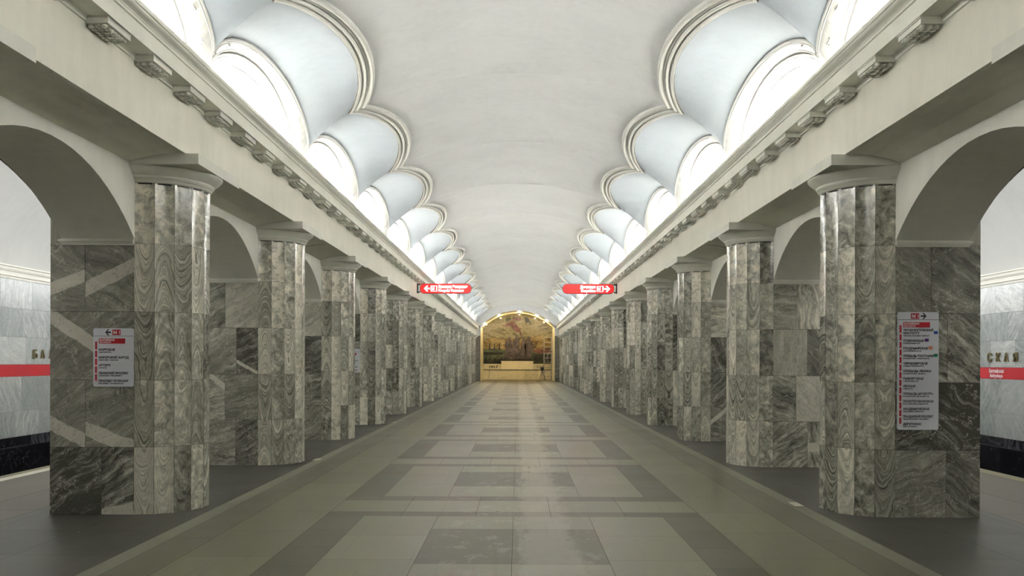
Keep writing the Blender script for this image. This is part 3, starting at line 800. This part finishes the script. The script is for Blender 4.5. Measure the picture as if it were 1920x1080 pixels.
# scaffold tower and tripod in front of the mosaic
X0, X1s, YA, YB = 2.30, 2.95, 82.2, 83.4
sc = thing('scaffold_tower', ((X0 + X1s) / 2, (YA + YB) / 2, 0), 'metal scaffold tower standing right of the mosaic figures', 'scaffold')
for x in (X0, X1s):
    for y in (YA, YB):
        m = MB(); m.tube((x, y, 0.0), (x, y, 3.75), 0.025); m.build('post', M['steel'], sc)
for z in (0.35, 0.75, 1.15, 1.55, 1.95, 2.35, 2.9, 3.3, 3.72):
    for y in (YA, YB):
        m = MB(); m.tube((X0, y, z), (X1s, y, z), 0.017); m.build('rung', M['steel'], sc)
m = MB(); m.tube((X0, YA, 1.5), (X1s, YA, 2.9), 0.015); m.build('brace', M['steel'], sc)
m = MB(); m.tube((X0, YB, 0.3), (X1s, YB, 1.7), 0.015); m.build('brace', M['steel'], sc)
for z in (0.5, 1.9, 3.3):
    for x in (X0, X1s): m = MB(); m.tube((x, YA, z), (x, YB, z), 0.015); m.build('brace', M['steel'], sc)
m = MB(); m.box(X0 - 0.05, X1s + 0.05, YA - 0.03, YB + 0.03, 2.48, 2.53); m.build('plank', M['g_side'], sc)
m = MB(); m.tube((2.62, YA - 0.01, 1.5), (2.62, YA - 0.01, 2.5), 0.014)
m.build('ladder_rail', M['steel'], sc)
tr = thing('tripod_stand', (2.12, 81.6, 0), 'black work lamp tripod on the floor at the left foot of the scaffold', 'tripod')
m = MB(); m.box(1.98, 2.26, 81.5, 81.7, 0.85, 1.10); m.box(2.02, 2.20, 81.48, 81.72, 1.10, 1.16); m.build('lamp_head', M['dark'], tr)
for a in (0.3, 2.5, 4.6):
    m = MB(); m.tube((2.12, 81.6, 0.9), (2.12 + 0.30 * math.cos(a), 81.6 + 0.3 * math.sin(a), 0.01), 0.02); m.build('leg', M['dark'], tr)
m = MB(); m.tube((2.12, 81.6, 0.4), (2.12, 81.6, 0.9), 0.022); m.build('column', M['dark'], tr)

# ------------------------------------------------------------------ hanging light boxes
def light_box(s):
    x0, x1, Y, z0, z1 = 1.53, 3.27, 32.0, 3.90, 4.235
    t = thing('hanging_light_box', (s * XB, Y, (z0 + z1) / 2), 'red backlit direction sign projecting from the ' + ('left beam, arrow pointing left' if s < 0 else 'right beam, arrow pointing right'), 'sign', 'red backlit direction signs')
    r = (z1 - z0) / 2; zc = (z0 + z1) / 2
    def outline(rr, xin, xout):
        pts = []
        for i in range(13):
            a = PI / 2 + PI * i / 12; pts.append((xin - rr * 0 + (rr) * math.cos(a), zc + rr * math.sin(a)))
        rq = rr * 0.75
        for cx, cz, a0 in ((xout - rq, zc - rr + rq, -PI / 2), (xout - rq, zc + rr - rq, 0)):
            for i in range(6): a = a0 + PI / 2 * i / 5; pts.append((cx + rq * math.cos(a), cz + rq * math.sin(a)))
        return pts
    def slab(name, pts, ya, yb, mat):
        m = MB(); m.face([(s * x, ya, z) for x, z in pts]); m.face([(s * x, yb, z) for x, z in pts])
        for i in range(len(pts)):
            a, b = pts[i], pts[(i + 1) % len(pts)]
            m.face([(s * a[0], ya, a[1]), (s * b[0], ya, b[1]), (s * b[0], yb, b[1]), (s * a[0], yb, a[1])])
        return m.build(name, mat, t)
    slab('housing', outline(r, x0 + r, x1), Y + 0.004, Y + 0.12, M['dark'])
    slab('panel', outline(r - 0.014, x0 + r, x1 - 0.014), Y - 0.002, Y + 0.004, M['red_glow'])
    m = MB(); ly = Y - 0.004
    # arrow at the beam end
    ax = s * (x1 - 0.13)
    for q in ([(0, 0), (0.10, 0.10), (0.15, 0.10), (0.085, 0.028), (0.20, 0.028), (0.20, -0.028), (0.085, -0.028), (0.15, -0.10), (0.10, -0.10)],):
        m.face([(ax - s * a, ly, zc + b) for a, b in q])
    # route box with line number
    bx = s * (x1 - 0.36)
    b0, b1 = sorted((bx, bx - s * 0.22))
    for q in ((b0, b1, 0.095, 0.085), (b0, b1, -0.085, -0.095), (b0, b0 + 0.01, -0.085, 0.085), (b1 - 0.01, b1, -0.085, 0.085)):
        m.face([(q[0], ly, zc + q[2]), (q[1], ly, zc + q[2]), (q[1], ly, zc + q[3]), (q[0], ly, zc + q[3])])
    text_mesh(m, 'М 1', 0.17, lambda u, v, w_: (b0 + 0.025 + u, ly, zc - 0.055 + v), 0, width=0.17, bold=0.004)
    if s < 0:
        text_mesh(m, 'Проспект Ветеранов', 0.13, lambda u, v, w_: (b1 + 0.04 + u, ly, zc + 0.02 + v), 0, width=0.98, bold=0.005)
        text_mesh(m, 'Prospekt Veteranov', 0.13, lambda u, v, w_: (b1 + 0.04 + u, ly, zc - 0.105 + v), 0, width=0.86, bold=0.005)
    else:
        text_mesh(m, 'Девяткино', 0.13, lambda u, v, w_: (b0 - 0.56 + u, ly, zc + 0.02 + v), 0, width=0.52, bold=0.005)
        text_mesh(m, 'Devyatkino', 0.13, lambda u, v, w_: (b0 - 0.53 + u, ly, zc - 0.105 + v), 0, width=0.49, bold=0.005)
    m.build('lettering', M['white_glow'], t)
    m = MB(); m.box(s * 3.335, s * XB, Y - 0.05, Y + 0.17, z0 + 0.01, z1 + 0.03)
    m.box(s * 3.27, s * 3.335, Y + 0.02, Y + 0.10, z0 + 0.03, z0 + 0.07); m.box(s * 3.27, s * 3.335, Y + 0.02, Y + 0.10, z1 - 0.05, z1 - 0.01)
    m.build('bracket', M['dark'], t)
light_box(-1); light_box(1)

# ------------------------------------------------------------------ route plates on the pillars
def rrect(x0, x1, z0, z1, r, n=5):
    p = []
    for cx, cz, a0 in ((x1 - r, z1 - r, 0), (x0 + r, z1 - r, PI / 2), (x0 + r, z0 + r, PI), (x1 - r, z0 + r, 1.5 * PI)):
        for i in range(n + 1): a = a0 + PI / 2 * i / n; p.append((cx + r * math.cos(a), cz + r * math.sin(a)))
    return p
def route_plate(x0, x1, z0, z1, y, stations, arrow, label, marks=None, cur=('БАЛТИЙСКАЯ', 'BALTIYSKAYA')):
    t = thing('route_plate', ((x0 + x1) / 2, y, (z0 + z1) / 2), label, 'sign', 'white route plates')
    yf = y - 0.014
    def flat(m, pts, mat=0, l=0.0): m.face([(a, yf - l, b) for a, b in pts], mat)
    def rect(m, a, b, c, d, mat=0, l=0.001): flat(m, [(a, c), (b, c), (b, d), (a, d)], mat, l)
    m = MB(); pr = rrect(x0, x1, z0, z1, 0.022)
    m.face([(a, yf, b) for a, b in pr]); m.face([(a, y - 0.001, b) for a, b in pr])
    for i in range(len(pr)):
        a, b = pr[i], pr[(i + 1) % len(pr)]; m.face([(a[0], yf, a[1]), (b[0], yf, b[1]), (b[0], y - 0.001, b[1]), (a[0], y - 0.001, a[1])])
    m.build('plate', M['white_plate'], t)
    zt = z1 - 0.082; W_ = x1 - x0; xm = (x0 + x1) / 2
    m = MB(); rect(m, x0, x1, zt, zt + 0.004)
    ac = xm - arrow * 0 + arrow * 0.085 - 0.0
    zc = z1 - 0.042
    ac = xm + (0.055 if arrow > 0 else -0.055)
    q = [(0.03, 0), (0.002, 0.033), (-0.012, 0.033), (0.006, 0.008), (-0.03, 0.008), (-0.03, -0.008), (0.006, -0.008), (-0.012, -0.033), (0.002, -0.033)]
    flat(m, [(ac + (a if arrow > 0 else -a), zc + b) for a, b in q], 0, 0.001)
    xt = x0 + 0.058; top = z1 - 0.155; n = len(stations); pitch = (top - (z0 + 0.045)) / n
    for i, st in enumerate(stations):
        zz = top - pitch * (i + 1)
        hs = min(0.030, pitch * 0.42)
        lines = st[0].split('|')
        for j, ln in enumerate(lines):
            text_mesh(m, ln, hs, lambda u, v, w_: (xt + u, yf - 0.0015, zz + 0.004 + (len(lines) - 1 - j) * hs * 1.05 + v), 0, width=min(0.31, 0.0208 * len(ln) * (hs / 0.030) ** 0.4), bold=0.0016)
        text_mesh(m, st[1], hs * 0.62, lambda u, v, w_: (xt + u, yf - 0.0015, zz - hs * 0.62 + v), 0, width=min(0.27, 0.0145 * len(st[1]) * (hs / 0.030) ** 0.4), bold=0.0008)
    m.build('black_lettering', M['ink'], t)
    m = MB(); bc = xm + (-0.04 if arrow > 0 else 0.0); bc = xm - 0.0 + (0.012 if arrow < 0 else -0.012)
    xb = (ac + 0.045, ac + 0.13) if arrow < 0 else (ac - 0.13, ac - 0.045)
    rect(m, xb[0], xb[1], zc - 0.029, zc + 0.029); rect(m, xt, xt + 0.275, top - 0.004, top + 0.050)
    xl = x0 + 0.030; rect(m, xl - 0.010, xl + 0.010, top - pitch * n + 0.0, top + 0.03)
    o = m.build('red_band', M['red'], t); o['label'] = 'red route line and heading'
    m = MB()
    for i in range(n + 1):
        zz = top + 0.025 - (pitch * i + (0.015 if i else 0))
        flat(m, [(xl + 0.0085 * math.cos(a), zz + 0.0085 * math.sin(a)) for a in [2 * PI * j / 10 for j in range(10)]], 0, 0.002)
        m.build('station_dot', M['white_ink'], t); m = MB()
    text_mesh(m, cur[0], 0.026, lambda u, v, w_: (xt + 0.008 + u, yf - 0.002, top + 0.024 + v), 0, width=0.155, bold=0.001)
    m.build('white_lettering', M['white_ink'], t); m = MB()
    text_mesh(m, cur[1], 0.019, lambda u, v, w_: (xt + 0.008 + u, yf - 0.002, top + 0.003 + v), 0, width=0.12, bold=0.0006)
    m.build('white_lettering', M['white_ink'], t); m = MB()
    text_mesh(m, 'М 1', 0.045, lambda u, v, w_: (xb[0] + 0.008 + u, yf - 0.002, zc - 0.016 + v), 0, width=0.066, bold=0.001)
    m.build('white_lettering', M['white_ink'], t)
    for i, (mt, xx) in (marks or {}).items():
        m = MB(); zz = top - pitch * (i + 1) + 0.006
        flat(m, rrect(xx, xx + 0.042, zz, zz + 0.030, 0.007, 3), 0, 0.001); m.build('transfer_mark', M[mt], t)
ST_L = [('НАРВСКАЯ', 'NARVSKAYA'), ('КИРОВСКИЙ ЗАВОД', 'KIROVSKY ZAVOD'), ('АВТОВО', 'AVTOVO'), ('ЛЕНИНСКИЙ ПРОСПЕКТ', 'LENINSKY PROSPEKT'), ('ПРОСПЕКТ ВЕТЕРАНОВ', 'PROSPEKT VETERANOV')]
ST_R = [('ТЕХНОЛОГИЧЕСКИЙ|ИНСТИТУТ', 'TEKHNOLOGICHESKY INSTITUT'), ('ПУШКИНСКАЯ', 'PUSHKINSKAYA'), ('ВЛАДИМИРСКАЯ', 'VLADIMIRSKAYA'), ('ПЛОЩАДЬ ВОССТАНИЯ', 'PLOSHCHAD VOSSTANIYA'), ('ЧЕРНЫШЕВСКАЯ', 'CHERNYSHEVSKAYA'),
        ('ПЛОЩАДЬ ЛЕНИНА', 'PLOSHCHAD LENINA'), ('ВЫБОРГСКАЯ', 'VYBORGSKAYA'), ('ЛЕСНАЯ', 'LESNAYA'), ('ПЛОЩАДЬ МУЖЕСТВА', 'PLOSHCHAD MUZHESTVA'), ('ПОЛИТЕХНИЧЕСКАЯ', 'POLITEKHNICHESKAYA'),
        ('АКАДЕМИЧЕСКАЯ', 'AKADEMICHESKAYA'), ('ГРАЖДАНСКИЙ ПРОСПЕКТ', 'GRAZHDANSKY PROSPEKT'), ('ДЕВЯТКИНО', 'DEVYATKINO')]
route_plate(-4.365, -3.946, 1.33, 1.936, D, ST_L, -1, 'short white route plate with left arrow on the nearest left pillar')
route_plate(-4.365, -3.946, 1.32, 1.92, D + 3 * S, ST_L, -1, 'half hidden white route plate on the fourth left pillar')
route_plate(3.962, 4.386, 0.912, 2.128, D, ST_R, 1, 'tall white route plate with right arrow on the nearest right pillar', {0: ('blue', 4.334), 1: ('purple', 4.24), 2: ('orange', 4.28), 3: ('green', 4.334)})

# ------------------------------------------------------------------ name letters and stripe text on the track walls
def letter(ch, s, ya, yb, lab):
    t = MB(); wd = abs(yb - ya)
    if s < 0: f = lambda u, v, w_: (s * 9.6 - s * 0 + (0.012 + w_), ya + u, 1.645 + v)
    else: f = lambda u, v, w_: (9.6 - 0.012 - w_, ya - u, 1.637 + v)
    text_mesh(t, ch, 0.235, f, 0, width=wd, thick=0.012, bold=0.004)
    o = t.build('station_name_letter', M['bronze'], loc=(s * 9.59, (ya + yb) / 2, 1.64)); tag(o, lab, 'letter', 'bronze station name letters')
letter('Б', -1, 18.77, 18.92, 'bronze letter Б on the left track wall above the red stripe')
letter('А', -1, 19.09, 19.24, 'bronze letter А between Б and Л on the left track wall')
letter('Л', -1, 19.42, 19.58, 'bronze letter Л beside the pillar edge on the left track wall')
letter('С', 1, 19.35, 19.17, 'bronze letter С nearest the pillar edge on the right track wall')
letter('К', 1, 19.01, 18.85, 'bronze letter К just right of С on the right track wall')
letter('А', 1, 18.68, 18.53, 'bronze letter А just left of Я on the right track wall')
letter('Я', 1, 18.35, 18.19, 'bronze letter Я beside the picture edge on the right track wall')
m = MB()
text_mesh(m, 'Балтийская', 0.10, lambda u, v, w_: (9.592, 19.31 - u, 1.415 + v), 0, width=0.58, bold=0.002)
text_mesh(m, 'Baltiyskaya', 0.095, lambda u, v, w_: (9.592, 19.27 - u, 1.325 + v), 0, width=0.50, bold=0.002)
o = m.build('stripe_lettering', M['white_ink'], bpy.data.objects['wall_platform_right'])

# small worn metal floor marks beside the pale stripe
for x, y, lab in ((-3.22, 15.45, 'beside the second left pillar'), (-3.2, 25.0, 'beside the fourth left pillar'), (3.19, 10.75, 'beside the nearest right pillar')):
    m = MB(); m.box(x - 0.05, x + 0.05, y - 0.14, y + 0.14, 0.0, 0.003)
    tag(m.build('floor_marker', M['white_line'], loc=(x, y, 0)), 'small pale rectangular marker on the floor ' + lab, 'marker', 'pale floor markers')
